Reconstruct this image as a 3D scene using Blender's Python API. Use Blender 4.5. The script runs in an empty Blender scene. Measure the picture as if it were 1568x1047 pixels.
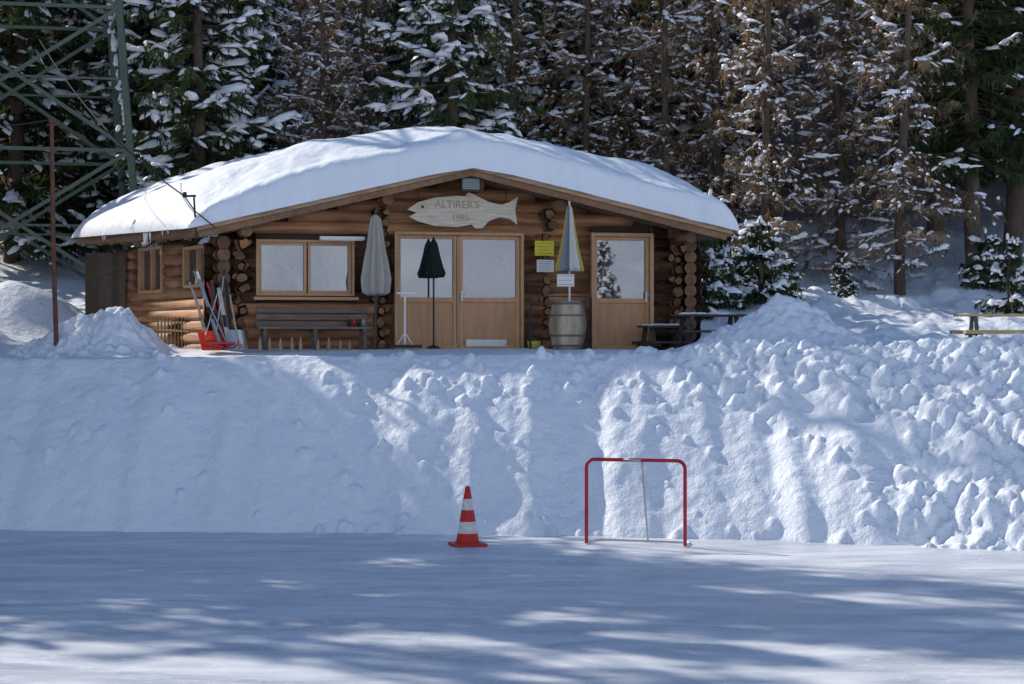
import bpy, math, random
import numpy as np
from mathutils import Vector, Matrix
random.seed(7); np.random.seed(7)
R=random.uniform
D2R=math.radians
sc=bpy.context.scene
CAMZ=2.97; FPX=3150.0
# ---------------------------------------------------------------- builder
class B:
    def __init__(s): s.v=[];s.f=[];s.m=[];s.t=[]
    def add(s,vs,fs,mat=0,tint=0.5):
        n=len(s.v); s.v.extend([tuple(p) for p in vs]); s.t.extend([tint]*len(vs))
        for f in fs: s.f.append(tuple(i+n for i in f)); s.m.append(mat)
    def tube(s,pts,rad,seg=8,mat=0,tint=.5,caps=True,capmat=None,rough=0.0):
        pts=[Vector(p) for p in pts]; n=len(pts)
        if not isinstance(rad,(list,tuple)): rad=[rad]*n
        vs=[];fs=[]
        d0=(pts[1]-pts[0]).normalized()
        up=Vector((0,0,1)) if abs(d0.z)<.9 else Vector((1,0,0))
        jit=[1+R(-rough,rough) for _ in range(seg)]
        for i,p in enumerate(pts):
            d=(pts[min(i+1,n-1)]-pts[max(i-1,0)]).normalized()
            a=d.cross(up).normalized(); b=a.cross(d).normalized()
            for k in range(seg):
                an=2*math.pi*k/seg
                vs.append(p+(a*math.cos(an)+b*math.sin(an))*rad[i]*jit[k]*(1+R(-rough,rough)*.4))
        for i in range(n-1):
            for k in range(seg):
                fs.append((i*seg+k,i*seg+(k+1)%seg,(i+1)*seg+(k+1)%seg,(i+1)*seg+k))
        s.add(vs,fs,mat,tint)
        if caps:
            cm=mat if capmat is None else capmat
            s.add(vs[:seg],[tuple(range(seg))],cm,tint); s.add(vs[-seg:],[tuple(reversed(range(seg)))],cm,tint)
    def box(s,c,ax,ay,az,hx,hy,hz,mat=0,tint=.5):
        c=Vector(c);vs=[c+Vector(ax)*hx*i+Vector(ay)*hy*j+Vector(az)*hz*k for i in(-1,1) for j in(-1,1) for k in(-1,1)]
        s.add(vs,[(0,1,3,2),(4,6,7,5),(0,4,5,1),(2,3,7,6),(0,2,6,4),(1,5,7,3)],mat,tint)
    def beam(s,p0,p1,w,h,mat=0,tint=.5,up=(0,0,1)):
        p0=Vector(p0);p1=Vector(p1);d=(p1-p0);L=d.length;d.normalize()
        u=Vector(up)
        if abs(d.dot(u))>.95:u=Vector((1,0,0))
        a=d.cross(u).normalized();b=a.cross(d).normalized()
        s.box((p0+p1)/2,d,a,b,L/2,w/2,h/2,mat,tint)
    def lathe(s,c,prof,seg=24,mat=0,tint=.5,fold=0,nf=8,matf=None):
        c=Vector(c);n=len(prof)
        for k in range(seg):
            vs=[]
            for kk in (k,k+1):
                a=2*math.pi*kk/seg
                for r,z in prof:
                    rr=r*(1+fold*math.cos(nf*a))
                    vs.append(c+Vector((rr*math.cos(a),rr*math.sin(a),z)))
            s.add(vs,[(i,i+n,i+n+1,i+1) for i in range(n-1)],matf(k) if matf else mat,tint if not callable(tint) else tint(k))
    def blob(s,c,d,a,b,h,mat,tint=.5,n=7):
        c=Vector(c);d=Vector(d).normalized();w=d.cross(Vector((0,0,1)));
        if w.length<.1:w=Vector((1,0,0))
        w.normalize();u=Vector((0,0,1))
        vs=[]
        for rr,hh in((.85,-.25),(1,.15),(.65,.8)):
            for k in range(n):
                an=2*math.pi*k/n;j=R(.6,1.3)
                vs.append(c+d*a*rr*j*math.cos(an)+w*b*rr*j*math.sin(an)+u*h*hh*R(.7,1.3))
        vs.append(c+u*h)
        fs=[]
        for i in range(2):
            for k in range(n): fs.append((i*n+k,i*n+(k+1)%n,(i+1)*n+(k+1)%n,(i+1)*n+k))
        for k in range(n): fs.append((2*n+k,2*n+(k+1)%n,3*n))
        s.add(vs,fs,mat,tint)
    def mesh(s,name,mats,origin=(0,0,0),smooth=False):
        me=bpy.data.meshes.new(name)
        o=np.array(origin,dtype=float)
        V=(np.array([tuple(p) for p in s.v],dtype=float)-o)
        me.from_pydata(V.tolist(),[],s.f)
        for m in mats: me.materials.append(m)
        me.polygons.foreach_set('material_index',s.m)
        me.polygons.foreach_set('use_smooth',[smooth]*len(s.f))
        at=me.attributes.new('tint','FLOAT','POINT'); at.data.foreach_set('value',s.t)
        me.update(); return me
    def obj(s,name,mats,origin=(0,0,0),smooth=False,parent=None,bevel=0,autosm=False):
        me=s.mesh(name,mats,origin,smooth or autosm)
        ob=bpy.data.objects.new(name,me); sc.collection.objects.link(ob); ob.location=origin
        if parent is not None:
            ob.parent=parent; ob.matrix_parent_inverse=Matrix.Translation(-Vector(parent.location))
        if autosm:
            ms=ob.modifiers.new('w','WELD'); ms.merge_threshold=.0004
            try: me.set_sharp_from_angle(angle=D2R(40))
            except Exception: pass
        if bevel:
            w=ob.modifiers.new('b','BEVEL');w.width=bevel;w.segments=2;w.limit_method='ANGLE'
        return ob
def empty(name,loc):
    e=bpy.data.objects.new(name,None);sc.collection.objects.link(e);e.location=loc;e.empty_display_size=.3;return e
# ---------------------------------------------------------------- materials
def mat(name,col,rough=.7,var=0.0,scale=(4,4,4),col2=None,bump=0,bscale=20,metal=0,tintamt=0.0,spec=.3,detail=5,objrand=0,transl=0):
    m=bpy.data.materials.new(name);m.use_nodes=True;nt=m.node_tree;N=nt.nodes;L=nt.links
    p=N['Principled BSDF'];p.inputs['Roughness'].default_value=rough;p.inputs['Metallic'].default_value=metal
    p.inputs['Specular IOR Level'].default_value=spec
    c2=col2 or tuple(c*.55 for c in col)
    tc=N.new('ShaderNodeTexCoord');mp=N.new('ShaderNodeMapping');mp.inputs['Scale'].default_value=scale
    L.new(tc.outputs['Object'],mp.inputs['Vector'])
    no=N.new('ShaderNodeTexNoise');no.inputs['Scale'].default_value=1;no.inputs['Detail'].default_value=detail
    L.new(mp.outputs['Vector'],no.inputs['Vector'])
    mr=N.new('ShaderNodeMapRange');mr.inputs[1].default_value=.3;mr.inputs[2].default_value=.7;mr.inputs[3].default_value=0;mr.inputs[4].default_value=var
    L.new(no.outputs['Fac'],mr.inputs[0])
    mx=N.new('ShaderNodeMix');mx.data_type='RGBA';mx.inputs[6].default_value=(*col,1);mx.inputs[7].default_value=(*c2,1)
    L.new(mr.outputs[0],mx.inputs[0]);out=mx.outputs[2]
    if tintamt or objrand:
        hv=N.new('ShaderNodeHueSaturation')
        at=N.new('ShaderNodeAttribute');at.attribute_name='tint'
        m2=N.new('ShaderNodeMapRange');m2.inputs[3].default_value=1-tintamt;m2.inputs[4].default_value=1+tintamt
        L.new(at.outputs['Fac'],m2.inputs[0])
        oi=N.new('ShaderNodeObjectInfo');m3=N.new('ShaderNodeMapRange');m3.inputs[3].default_value=1-objrand;m3.inputs[4].default_value=1+objrand
        L.new(oi.outputs['Random'],m3.inputs[0])
        mu=N.new('ShaderNodeMath');mu.operation='MULTIPLY';L.new(m2.outputs[0],mu.inputs[0]);L.new(m3.outputs[0],mu.inputs[1])
        L.new(mu.outputs[0],hv.inputs['Value']);L.new(out,hv.inputs['Color']);out=hv.outputs[0]
    L.new(out,p.inputs['Base Color'])
    if bump:
        n2=N.new('ShaderNodeTexNoise');n2.inputs['Scale'].default_value=bscale;n2.inputs['Detail'].default_value=4
        L.new(mp.outputs['Vector'] if scale!=(4,4,4) else tc.outputs['Object'],n2.inputs['Vector'])
        bp=N.new('ShaderNodeBump');bp.inputs['Strength'].default_value=1;bp.inputs['Distance'].default_value=bump
        L.new(n2.outputs['Fac'],bp.inputs['Height']);L.new(bp.outputs[0],p.inputs['Normal'])
    if transl:
        df=N.new('ShaderNodeBsdfDiffuse');L.new(out,df.inputs[0])
        tr=N.new('ShaderNodeBsdfTranslucent');L.new(out,tr.inputs[0]);ms=N.new('ShaderNodeMixShader');ms.inputs[0].default_value=transl
        L.new(df.outputs[0],ms.inputs[1]);L.new(tr.outputs[0],ms.inputs[2]);L.new(ms.outputs[0],N['Material Output'].inputs[0]);N.remove(p)
    return m
M_log=mat('log_wood',(.46,.235,.115),.65,1,(1.2,1.2,14),(.18,.085,.042),.008,3,tintamt=.4)
M_logend=mat('log_end',(.25,.14,.08),.8,.9,(9,9,9),(.12,.065,.04),.01,1,tintamt=.4)
M_door=mat('door_wood',(.54,.305,.16),.5,.7,(14,14,1.5),(.38,.21,.105),tintamt=.25)
M_frame=mat('frame_wood',(.53,.32,.18),.5,.6,(8,8,8),(.39,.225,.12),tintamt=.2)
M_dark=mat('dark_wood',(.10,.075,.06),.8,.7,(6,6,20),(.05,.038,.03),tintamt=.4)
M_weath=mat('weathered_wood',(.42,.38,.32),.8,.8,(3,3,25),(.22,.19,.15),.004,3,tintamt=.3)
M_soff=mat('roof_wood',(.30,.17,.10),.7,.7,(10,2,10),(.15,.09,.05),tintamt=.3)
M_barge=mat('bargeboard_wood',(.46,.31,.19),.7,.8,(2,2,18),(.22,.15,.10),tintamt=.2)
M_steel=mat('galvanised_steel',(.11,.15,.12),.6,.5,(5,5,5),(.07,.10,.08),metal=.1)
M_rust=mat('rusty_iron',(.19,.08,.05),.8,.9,(30,30,9),(.07,.04,.03),.004,20)
M_black=mat('black_metal',(.025,.025,.028),.5)
M_metal=mat('bare_metal',(.45,.46,.48),.35,.3,metal=.8)
M_white=mat('white_paint',(.75,.75,.73),.5,.3,(8,8,8),(.62,.62,.6))
M_red=mat('red_paint',(.46,.02,.035),.4,.7,(12,12,12),(.30,.02,.03))
M_cone=mat('cone_red',(.58,.022,.02),.5,.6,(14,14,14),(.38,.03,.02))
M_conew=mat('cone_white',(.74,.72,.68),.5,.8,(20,20,20),(.48,.45,.42))
M_yel=mat('yellow_paint',(.72,.60,.05),.5,.2)
M_beige=mat('beige_canvas',(.42,.39,.35),.9,.4,(8,8,3),(.3,.28,.25),.004,30)
M_cream=mat('white_canvas',(.62,.61,.58),.9,.4,(8,8,3),(.5,.49,.46),.004,30)
M_ycan=mat('yellow_canvas',(.55,.42,.12),.9,.3,(8,8,3))
M_gcan=mat('grey_canvas',(.22,.25,.27),.9,.3,(8,8,3))
M_green=mat('green_canvas',(.012,.02,.016),.9,.3)
M_orange=mat('orange_plastic',(.70,.06,.03),.4)
M_fish=mat('fish_wood',(.68,.61,.50),.8,.9,(3,3,30),(.46,.39,.30),.003,3)
M_net=mat('net_cord',(.55,.56,.58),.8)
M_bark=mat('bark',(.15,.11,.08),.9,.8,(12,12,3),(.07,.05,.04),.02,2,objrand=.2)
M_needle=mat('spruce_needles',(.095,.125,.055),.7,.9,(1.5,1.5,1.5),(.045,.066,.034),tintamt=.5,objrand=.25,transl=.42)
M_larch=mat('larch_twigs',(.42,.29,.185),.8,.8,(1.2,1.2,1.2),(.24,.18,.11),tintamt=.45,objrand=.25,transl=.45)
def snowmat(name,col=(.81,.86,.93),litter_shade=False,b1=.05,b2=.012):
    m=bpy.data.materials.new(name);m.use_nodes=True;nt=m.node_tree;N=nt.nodes;L=nt.links
    p=N['Principled BSDF'];p.inputs['Roughness'].default_value=.65;p.inputs['Specular IOR Level'].default_value=.25
    tc=N.new('ShaderNodeTexCoord')
    n1=N.new('ShaderNodeTexNoise');n1.inputs['Scale'].default_value=5;n1.inputs['Detail'].default_value=6;L.new(tc.outputs['Object'],n1.inputs['Vector'])
    n2=N.new('ShaderNodeTexNoise');n2.inputs['Scale'].default_value=34;n2.inputs['Detail'].default_value=4;L.new(tc.outputs['Object'],n2.inputs['Vector'])
    ba=N.new('ShaderNodeBump');ba.inputs['Distance'].default_value=b1;ba.inputs['Strength'].default_value=1;L.new(n1.outputs['Fac'],ba.inputs['Height'])
    bb=N.new('ShaderNodeBump');bb.inputs['Distance'].default_value=b2;bb.inputs['Strength'].default_value=1;L.new(n2.outputs['Fac'],bb.inputs['Height']);L.new(ba.outputs[0],bb.inputs['Normal'])
    L.new(bb.outputs[0],p.inputs['Normal'])
    mx=N.new('ShaderNodeMix');mx.data_type='RGBA';mx.inputs[6].default_value=(*col,1);mx.inputs[7].default_value=tuple(c*.9 for c in col)+(1,)
    L.new(n1.outputs['Fac'],mx.inputs[0]);out=mx.outputs[2]
    if litter_shade:
        at=N.new('ShaderNodeAttribute');at.attribute_name='litter_shade'
        m2=N.new('ShaderNodeMix');m2.data_type='RGBA';m2.inputs[7].default_value=(.06,.045,.035,1)  # dark brown for needles and for forest shade put into the colour
        L.new(at.outputs['Fac'],m2.inputs[0]);L.new(out,m2.inputs[6]);out=m2.outputs[2]
    L.new(out,p.inputs['Base Color']);return m
M_snow=snowmat('snow',b1=.03,b2=.006);M_ground=snowmat('ground_snow',litter_shade=True)
M_tsnow=mat('branch_snow',(.88,.89,.92),.7)
def glassmat():
    m=bpy.data.materials.new('window_glass');m.use_nodes=True;N=m.node_tree.nodes;L=m.node_tree.links
    p=N['Principled BSDF'];p.inputs['Base Color'].default_value=(.04,.04,.05,1);p.inputs['Roughness'].default_value=.5;p.inputs['Specular IOR Level'].default_value=0
    g=N.new('ShaderNodeBsdfGlossy');g.inputs['Roughness'].default_value=.015;g.inputs['Color'].default_value=(.90,.94,1,1)
    tc=N.new('ShaderNodeTexCoord');n=N.new('ShaderNodeTexNoise');n.inputs['Scale'].default_value=1.2;n.inputs['Detail'].default_value=1;L.new(tc.outputs['Object'],n.inputs['Vector'])
    b=N.new('ShaderNodeBump');b.inputs['Distance'].default_value=.002;L.new(n.outputs['Fac'],b.inputs['Height']);L.new(b.outputs[0],g.inputs['Normal'])
    x=N.new('ShaderNodeMixShader');x.inputs[0].default_value=.25
    L.new(p.outputs[0],x.inputs[1]);L.new(g.outputs[0],x.inputs[2]);L.new(x.outputs[0],N['Material Output'].inputs[0]);return m
M_glass=glassmat()
def icemat():
    m=bpy.data.materials.new('ice');m.use_nodes=True;N=m.node_tree.nodes;L=m.node_tree.links
    p=N['Principled BSDF'];p.inputs['Specular IOR Level'].default_value=.4
    tc=N.new('ShaderNodeTexCoord')
    mp=N.new('ShaderNodeMapping');mp.inputs['Scale'].default_value=(.45,1.1,1);mp.inputs['Rotation'].default_value=(0,0,.15);L.new(tc.outputs['Object'],mp.inputs['Vector'])
    n=N.new('ShaderNodeTexNoise');n.inputs['Scale'].default_value=1.1;n.inputs['Detail'].default_value=8;n.inputs['Distortion'].default_value=1.2;L.new(mp.outputs[0],n.inputs['Vector'])
    cr=N.new('ShaderNodeValToRGB');cr.color_ramp.elements[0].position=.35;cr.color_ramp.elements[0].color=(.42,.46,.54,1);cr.color_ramp.elements[1].position=.68;cr.color_ramp.elements[1].color=(.74,.76,.80,1)
    L.new(n.outputs['Fac'],cr.inputs[0])
    def lines(scale,dist,wd,src):
        w=N.new('ShaderNodeTexNoise');w.inputs['Scale'].default_value=scale;w.inputs['Detail'].default_value=6;w.inputs['Distortion'].default_value=dist;L.new(src,w.inputs['Vector'])
        c2=N.new('ShaderNodeValToRGB');e=c2.color_ramp.elements;e[0].position=.5-wd;e[0].color=(0,0,0,1);e[1].position=.5;e[1].color=(1,1,1,1);x=e.new(.5+wd);x.color=(0,0,0,1)
        L.new(w.outputs['Fac'],c2.inputs[0]);return c2.outputs[0],w
    l1,w1_=lines(.8,2.5,.006,tc.outputs['Object']);l2,w2_=lines(2.2,1.5,.02,mp.outputs[0])
    ad=N.new('ShaderNodeMath');ad.operation='MAXIMUM';L.new(l1,ad.inputs[0]);L.new(l2,ad.inputs[1])
    mx=N.new('ShaderNodeMix');mx.data_type='RGBA';mx.inputs[7].default_value=(.86,.88,.91,1)
    mu=N.new('ShaderNodeMath');mu.operation='MULTIPLY';mu.inputs[1].default_value=.55;L.new(ad.outputs[0],mu.inputs[0]);L.new(mu.outputs[0],mx.inputs[0]);L.new(cr.outputs[0],mx.inputs[6])
    L.new(mx.outputs[2],p.inputs['Base Color'])
    mr=N.new('ShaderNodeMapRange');mr.inputs[3].default_value=.28;mr.inputs[4].default_value=.6;L.new(n.outputs['Fac'],mr.inputs[0]);L.new(mr.outputs[0],p.inputs['Roughness'])
    b=N.new('ShaderNodeBump');b.inputs['Distance'].default_value=.015;b.inputs['Strength'].default_value=.8;L.new(w2_.outputs['Fac'],b.inputs['Height']);L.new(b.outputs[0],p.inputs['Normal'])
    return m
M_ice=icemat()
# ---------------------------------------------------------------- numpy noise
TAB=np.random.rand(256,256)
def vn(x,y):
    x=np.asarray(x,float);y=np.asarray(y,float)
    xi=np.floor(x).astype(int);yi=np.floor(y).astype(int);fx=x-xi;fy=y-yi
    fx=fx*fx*(3-2*fx);fy=fy*fy*(3-2*fy)
    a=TAB[xi&255,yi&255];b=TAB[(xi+1)&255,yi&255];c=TAB[xi&255,(yi+1)&255];d=TAB[(xi+1)&255,(yi+1)&255]
    return (a*(1-fx)+b*fx)*(1-fy)+(c*(1-fx)+d*fx)*fy-.5
def fbm(x,y,o=4,g=.5):
    r=0;a=1
    c,s=math.cos(.6),math.sin(.6)
    for i in range(o):
        r=r+a*vn(x+17.3*i,y+9.1*i);a*=g
        x,y=2*(c*x-s*y),2*(s*x+c*y)
    return r
def sst(a,b,x):
    t=np.clip((x-a)/(b-a),0,1);return t*t*(3-2*t)
def gauss(x,y,cx,cy,sx,sy): return np.exp(-((x-cx)/sx)**2-((y-cy)/sy)**2)
XB=[-8,0,4,7,10];YB=[32.5,31.7,30.8,29.5,28.4];WB=[2.9,3.0,3.6,4.4,5.0]
def terrain(x,y):
    yb=np.interp(x,[-40]+XB+[40],[36]+YB+[18])+.35*vn(x*.8,x*0)+.15*vn(x*3,x*0+5)
    w=np.interp(x,XB,WB)
    zt=np.interp(x,[-12,-8,-4,2,6,9],[2.70,2.70,2.72,2.75,2.83,2.90])
    s=np.clip((y-yb)/w,0,1)
    z=zt*(.62*s+.38*np.sin(s*math.pi/2))
    z=z+sst(36.3,38,y)*(2.83-zt)
    rise=np.interp(y,[41,44,46,50,54,60,70,85,120,250],[0,.25,.65,1.3,2.0,4.2,8.5,17,38,95])
    z=z+rise
    z=np.where(y<yb,-.03,z)
    z=z+.85*gauss(x,y,4.95,37.6,.85,.8)+.25*gauss(x,y,5.7,37.0,.6,.7)+.22*gauss(x,y,3.7,37.3,.6,.5)
    z=z+.62*gauss(x,y,-7.1,37.4,.55,.7)+.5*gauss(x,y,-8.0,37.9,.7,.8)
    z=z+1.25*gauss(x,y,-10.4,43,1.6,1.6)+1.0*gauss(x,y,-11.8,40,1.5,1.5)
    z=z-.25*gauss(x,y,7.5,39.5,3.5,1.4)
    on=sst(0,.6,y-yb)
    crest=1-.75*sst(.75,1.0,s)*(1-sst(40,43,y))
    z=z+on*(.13*fbm(x*.6,y*.6,3)+.06*fbm(x*1.8,y*1.2,3))*crest
    far=sst(40,44,y)*sst(3,6,x)
    z=z+far*(.45*fbm(x*.45,y*.6,3)+.16*fbm(x*1.7+4,y*2,3))
    bf=on*(1-sst(.85,1,s))
    rt=sst(2,8,x)*on*(1-sst(.75,1.02,s))
    z=z+rt*(.42*np.abs(fbm(x*.8+.5*y,y*.7,3))-.05)
    z=z+bf*(.07*fbm(x*2.0+y*.8,y*.7,4)+.09*fbm(x*.9-y*.5,y*.9,3))
    back=np.interp(y,[-250,-60,-12,0,10],[130,32,5.2,1.2,0])
    z=z+back+(y<5)*(2.2*fbm(x*.06+y*.05,y*.05,5)*np.clip(-y*.12,0,9)+1.2*np.clip(-y*.06,0,1)*fbm(x*.35+y*.2,y*.3,4))
    z=z+np.clip(np.abs(x)-34,0,60)*.35*(y>-10)
    return z
def rough_layer(x,y,z):
    yb=np.interp(x,XB,YB);w=np.interp(x,XB,WB);s=(y-yb)/w
    clus=np.clip(.45+1.6*fbm(x*.55+y*.35,y*.5,3),0,1)
    m=np.clip(sst(2,8,x)*1.0+sst(.45,.9,s)*sst(-3,2,x)*.7,.0,1)*clus*sst(-.02,.12,s)*(1-sst(1.0,1.25,s)*.8)
    r=np.abs(fbm(x*2.6,y*2.6,4))*.24+np.abs(fbm(x*6,y*6,3))*.12
    m2=np.clip(gauss(x,y,5.0,37.5,1.3,.9)+gauss(x,y,-7.4,37.4,1.,.8),0,1)*.7
    return r*np.maximum(m,m2)+.028*fbm(x*4.5,y*4.5,4)*sst(0,.1,s)*(s<1.1)
def axis(segs):
    out=[]
    for a,b,st in segs: out.append(np.arange(a,b,st))
    out.append(np.array([segs[-1][1]]));return np.concatenate(out)
xs=axis([(-260,-60,20),(-60,-20,2),(-20,-10.5,.35),(-10.5,10.5,.036),(10.5,20,.3),(20,60,1.5),(60,260,20)])
ys=axis([(-250,-40,6),(-40,8,1.0),(8,27,1),(27,28,.2),(28,38.6,.038),(38.6,44,.09),(44,60,.22),(60,100,1.5),(100,260,10)])
X,Y=np.meshgrid(xs,ys);Z=terrain(X,Y)
Z=Z+rough_layer(X,Y,Z)*((Y>28)&(Y<40))
Lm=np.zeros_like(Z);rs=np.random.RandomState(3)
def stamp(cx,cy,r,h):
    i0,i1=np.searchsorted(xs,[cx-r,cx+r]);j0,j1=np.searchsorted(ys,[cy-r,cy+r])
    if i1<=i0 or j1<=j0:return
    xx=X[j0:j1,i0:i1]-cx;yy=Y[j0:j1,i0:i1]-cy
    a=rs.uniform(0,3.14);e=rs.uniform(.55,1);u=(xx*math.cos(a)+yy*math.sin(a));v=(-xx*math.sin(a)+yy*math.cos(a))/e
    q=np.zeros_like(u)
    for k in range(5):
        an=k*1.257+rs.uniform(-.3,.3);q=np.maximum(q,(u*math.cos(an)+v*math.sin(an))/(r*rs.uniform(.65,1)))
    q=.5*q+.5*np.sqrt(u*u+v*v)/r
    dz=h*np.sqrt(np.clip(1-q*q,0,1))*(1+.5*(xx*rs.uniform(-1,1)+yy*rs.uniform(-1,1))/r)
    Lm[j0:j1,i0:i1]=np.maximum(Lm[j0:j1,i0:i1],dz)
for k in range(20000):
    cx=rs.uniform(-10.4,10.4);yb=np.interp(cx,XB,YB);w=np.interp(cx,XB,WB);s=rs.uniform(-.03,1.12);cy=yb+s*w
    clus=np.clip(.40+1.9*float(fbm(cx*.55+cy*.35,cy*.5,3)),0,1)**1.5
    dens=np.clip((cx-1.5)/6,0,1)*clus
    dens=max(dens,.6*np.clip((s-.5)*2,0,1)*np.clip((cx+3)/5,0,1)*clus)
    dens=max(dens,.010,.10*(abs(s)<.05)*(cx>-3))
    if rs.rand()>dens: continue
    r=.032+.11*rs.rand()**3
    if cx>4 and rs.rand()<.25: r*=1.5
    stamp(cx,cy,r,r*rs.uniform(.5,.95))
for k in range(900):
    if k%3: cx,cy=rs.normal(5.0,.8),rs.normal(37.4,.5)
    else: cx,cy=rs.normal(-7.6,.8),rs.normal(37.3,.5)
    if cx<3.4 and cx>-6.3: continue
    r=.04+.10*rs.rand()**2;stamp(cx,cy,r,r*.7)
for k in range(250):
    cx,cy=rs.uniform(4,14),rs.uniform(41,54);r=.12+.3*rs.rand()**2;stamp(cx,cy,r,r*.4)
Z=Z+Lm
def gz(x,y): return float(terrain(np.array([x],float),np.array([y],float))[0])
ny,nx=X.shape
me=bpy.data.meshes.new('snow_ground')
co=np.stack([X,Y,Z],-1).reshape(-1,3)
idx=np.arange(nx*ny).reshape(ny,nx)
q=np.stack([idx[:-1,:-1],idx[:-1,1:],idx[1:,1:],idx[1:,:-1]],-1).reshape(-1,4)
me.vertices.add(len(co));me.vertices.foreach_set('co',co.ravel())
me.loops.add(q.size);me.loops.foreach_set('vertex_index',q.ravel().astype(np.int32))
me.polygons.add(len(q));me.polygons.foreach_set('loop_start',np.arange(0,q.size,4,dtype=np.int32));me.polygons.foreach_set('loop_total',np.full(len(q),4,dtype=np.int32))
me.polygons.foreach_set('use_smooth',np.ones(len(q),dtype=bool))
floor_dark=(sst(52,60,Y+3*fbm(X*.3,Y*.3,3))*.92).ravel()  # forest floor darkened: needle litter plus painted-in shade of the trees
at=me.attributes.new('litter_shade','FLOAT','POINT');at.data.foreach_set('value',floor_dark.astype(np.float32))
me.materials.append(M_ground);me.update();me.validate()
go=bpy.data.objects.new('snow_ground',me);sc.collection.objects.link(go)
b=B();b.add([(-15,6,0),(15,6,0),(15,36,0),(-15,36,0)],[(0,1,2,3)]);b.obj('ice_rink',[M_ice])
# ---------------------------------------------------------------- survey of real planes
C0=Vector((0,0,CAMZ))
def ray(ix,iy): return Vector(((ix-784)/FPX,1,(523-iy)/FPX))
FL=2.83
A=Vector(((335-784)/FPX*38,38,FL)); Bc=Vector(((1050-784)/FPX*40.3,40.3,FL)); Cc=Vector(((195-784)/FPX*43.2,43.2,FL))
UZ=Vector((0,0,1))
class Wall:
    def __init__(s,a,b):
        s.a=a;s.e=(b-a).normalized();s.n=s.e.cross(UZ);s.L=(b-a).length
    def P(s,u,z,o=0): return s.a+s.e*u+UZ*z+s.n*o
    def uz(s,ix,iy,o=0):
        d=ray(ix,iy);a=s.a+s.n*o;t=(a-C0).dot(s.n)/d.dot(s.n);p=C0+d*t-a
        return p.dot(s.e),p.z
    def pt(s,ix,iy,o=0):
        u,z=s.uz(ix,iy,o);return s.P(u,z,o)
F=Wall(A,Bc)
S=Wall(A,Cc); S.n=-S.n
if S.n.x>0: S.n=-S.n
if F.n.y>0: F.n=-F.n
cabin=empty('log_cabin',A)
def RP(ix,iy,d): return Vector(((ix-784)/FPX*d,d,CAMZ+(523-iy)/FPX*d))
rFL=RP(296,347,37.2);rPK=RP(722,253,38.15);rFR=RP(1120,352,39.4)
rBL=RP(120,362,43.6);rBP=rPK+Vector((-2.6,6.4,0));rBR=rFR+Vector((-1.6,6.6,0))
def roofz_front(u):
    uL=(rFL-F.a).dot(F.e);uP=(rPK-F.a).dot(F.e);uR=(rFR-F.a).dot(F.e)
    return float(np.interp(u,[uL,uP,uR],[rFL.z-FL,rPK.z-FL,rFR.z-FL]))
def rect(w,x0,y0,x1,y1,o=0):
    u0,z1=w.uz(x0,y0,o);u1,z0=w.uz(x1,y1,o);return [min(u0,u1),max(u0,u1),min(z0,z1),max(z0,z1)]
win=rect(F,391,366,541,453);dd=rect(F,602,354,799,533);dr=rect(F,902,356,997,527)
dd[2]=0;dr[2]=0
opens=[win,dd,dr]
lw=B()
r=.125;z=.10;i=0
def cut(ivs,o):
    nv=[]
    for a0,a1 in ivs:
        if o[1]<=a0 or o[0]>=a1: nv.append((a0,a1));continue
        if o[0]>a0:nv.append((a0,o[0]))
        if o[1]<a1:nv.append((o[1],a1))
    return nv
while z<3.6:
    us=[u for u in np.linspace(0,F.L,200) if roofz_front(u)-.12>z+.02]
    if not us:break
    ivs=[(us[0],us[-1])]
    if z<1.95: ivs=[(-.28,F.L+.28)]
    for o in opens:
        if o[2]-.03<z<o[3]+.03: ivs=cut(ivs,o)
    t=R(.1,.9)
    for a0,a1 in ivs:
        if a1-a0<.05:continue
        n=max(2,int((a1-a0)/.5)+1)
        lw.tube([F.P(u,z+R(-.008,.008),-.02) for u in np.linspace(a0,a1,n)],[r*R(.97,1.05) for _ in range(n)],14,0,t,True,1)
    z+=.218;i+=1
w1=rect(S,222,380,258,447);w2=rect(S,291,378,331,438)
z=.0;
while z<2.1:
    ivs=[(-.28,S.L)]
    for o in (w1,w2):
        if o[2]-.03<z<o[3]+.03: ivs=cut(ivs,o)
    t=R(.0,.6)
    for a0,a1 in ivs:
        if a1-a0>.05: lw.tube([S.P(a0,z,0),S.P((a0+a1)/2,z,0),S.P(a1,z,0)],r*1.02,14,0,t,True,1)
    z+=.218
Dp=F.P(F.L,0)-F.n*5.6
for k in range(10):
    zz=.05+k*.218
    lw.tube([F.P(F.L,zz,.28),F.P(F.L,zz,-5.6)],r,12,0,R(.1,.6),True,1)
    lw.tube([Dp+UZ*zz,Cc+UZ*zz],r,12,0,R(.1,.6),True,1)
for ix,zmax in((368,2.05),(583,2.55),(836,2.5),(1036,2.05)):
    u,_=F.uz(ix,450,.1);z=.0;k=0
    while z<zmax:
        ln=R(.10,.20) if zmax-z>.35 else .48
        du=R(-.04,.04)
        rr=R(.10,.13)
        lw.tube([F.P(u+du,z+.1,-.1),F.P(u+du,z+.1,ln*.6),F.P(u+du+R(-.02,.02),z+.1,ln)],[rr,rr,rr*R(.55,.8)],9,0,R(.0,.5),True,1 if k%3 else 0,rough=.25)
        rr=R(.06,.10);sd=R(.09,.13)*(1 if k%2 else -1)
        lw.tube([F.P(u+sd,z+.13,-.1),F.P(u+sd,z+.13,ln*.8)],[rr,rr*.7],8,0,R(.0,.5),True,1,rough=.25)
        z+=.205;k+=1
lw.obj('log_walls',[M_log,M_logend],A,parent=cabin,autosm=True)
bk=B()
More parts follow.
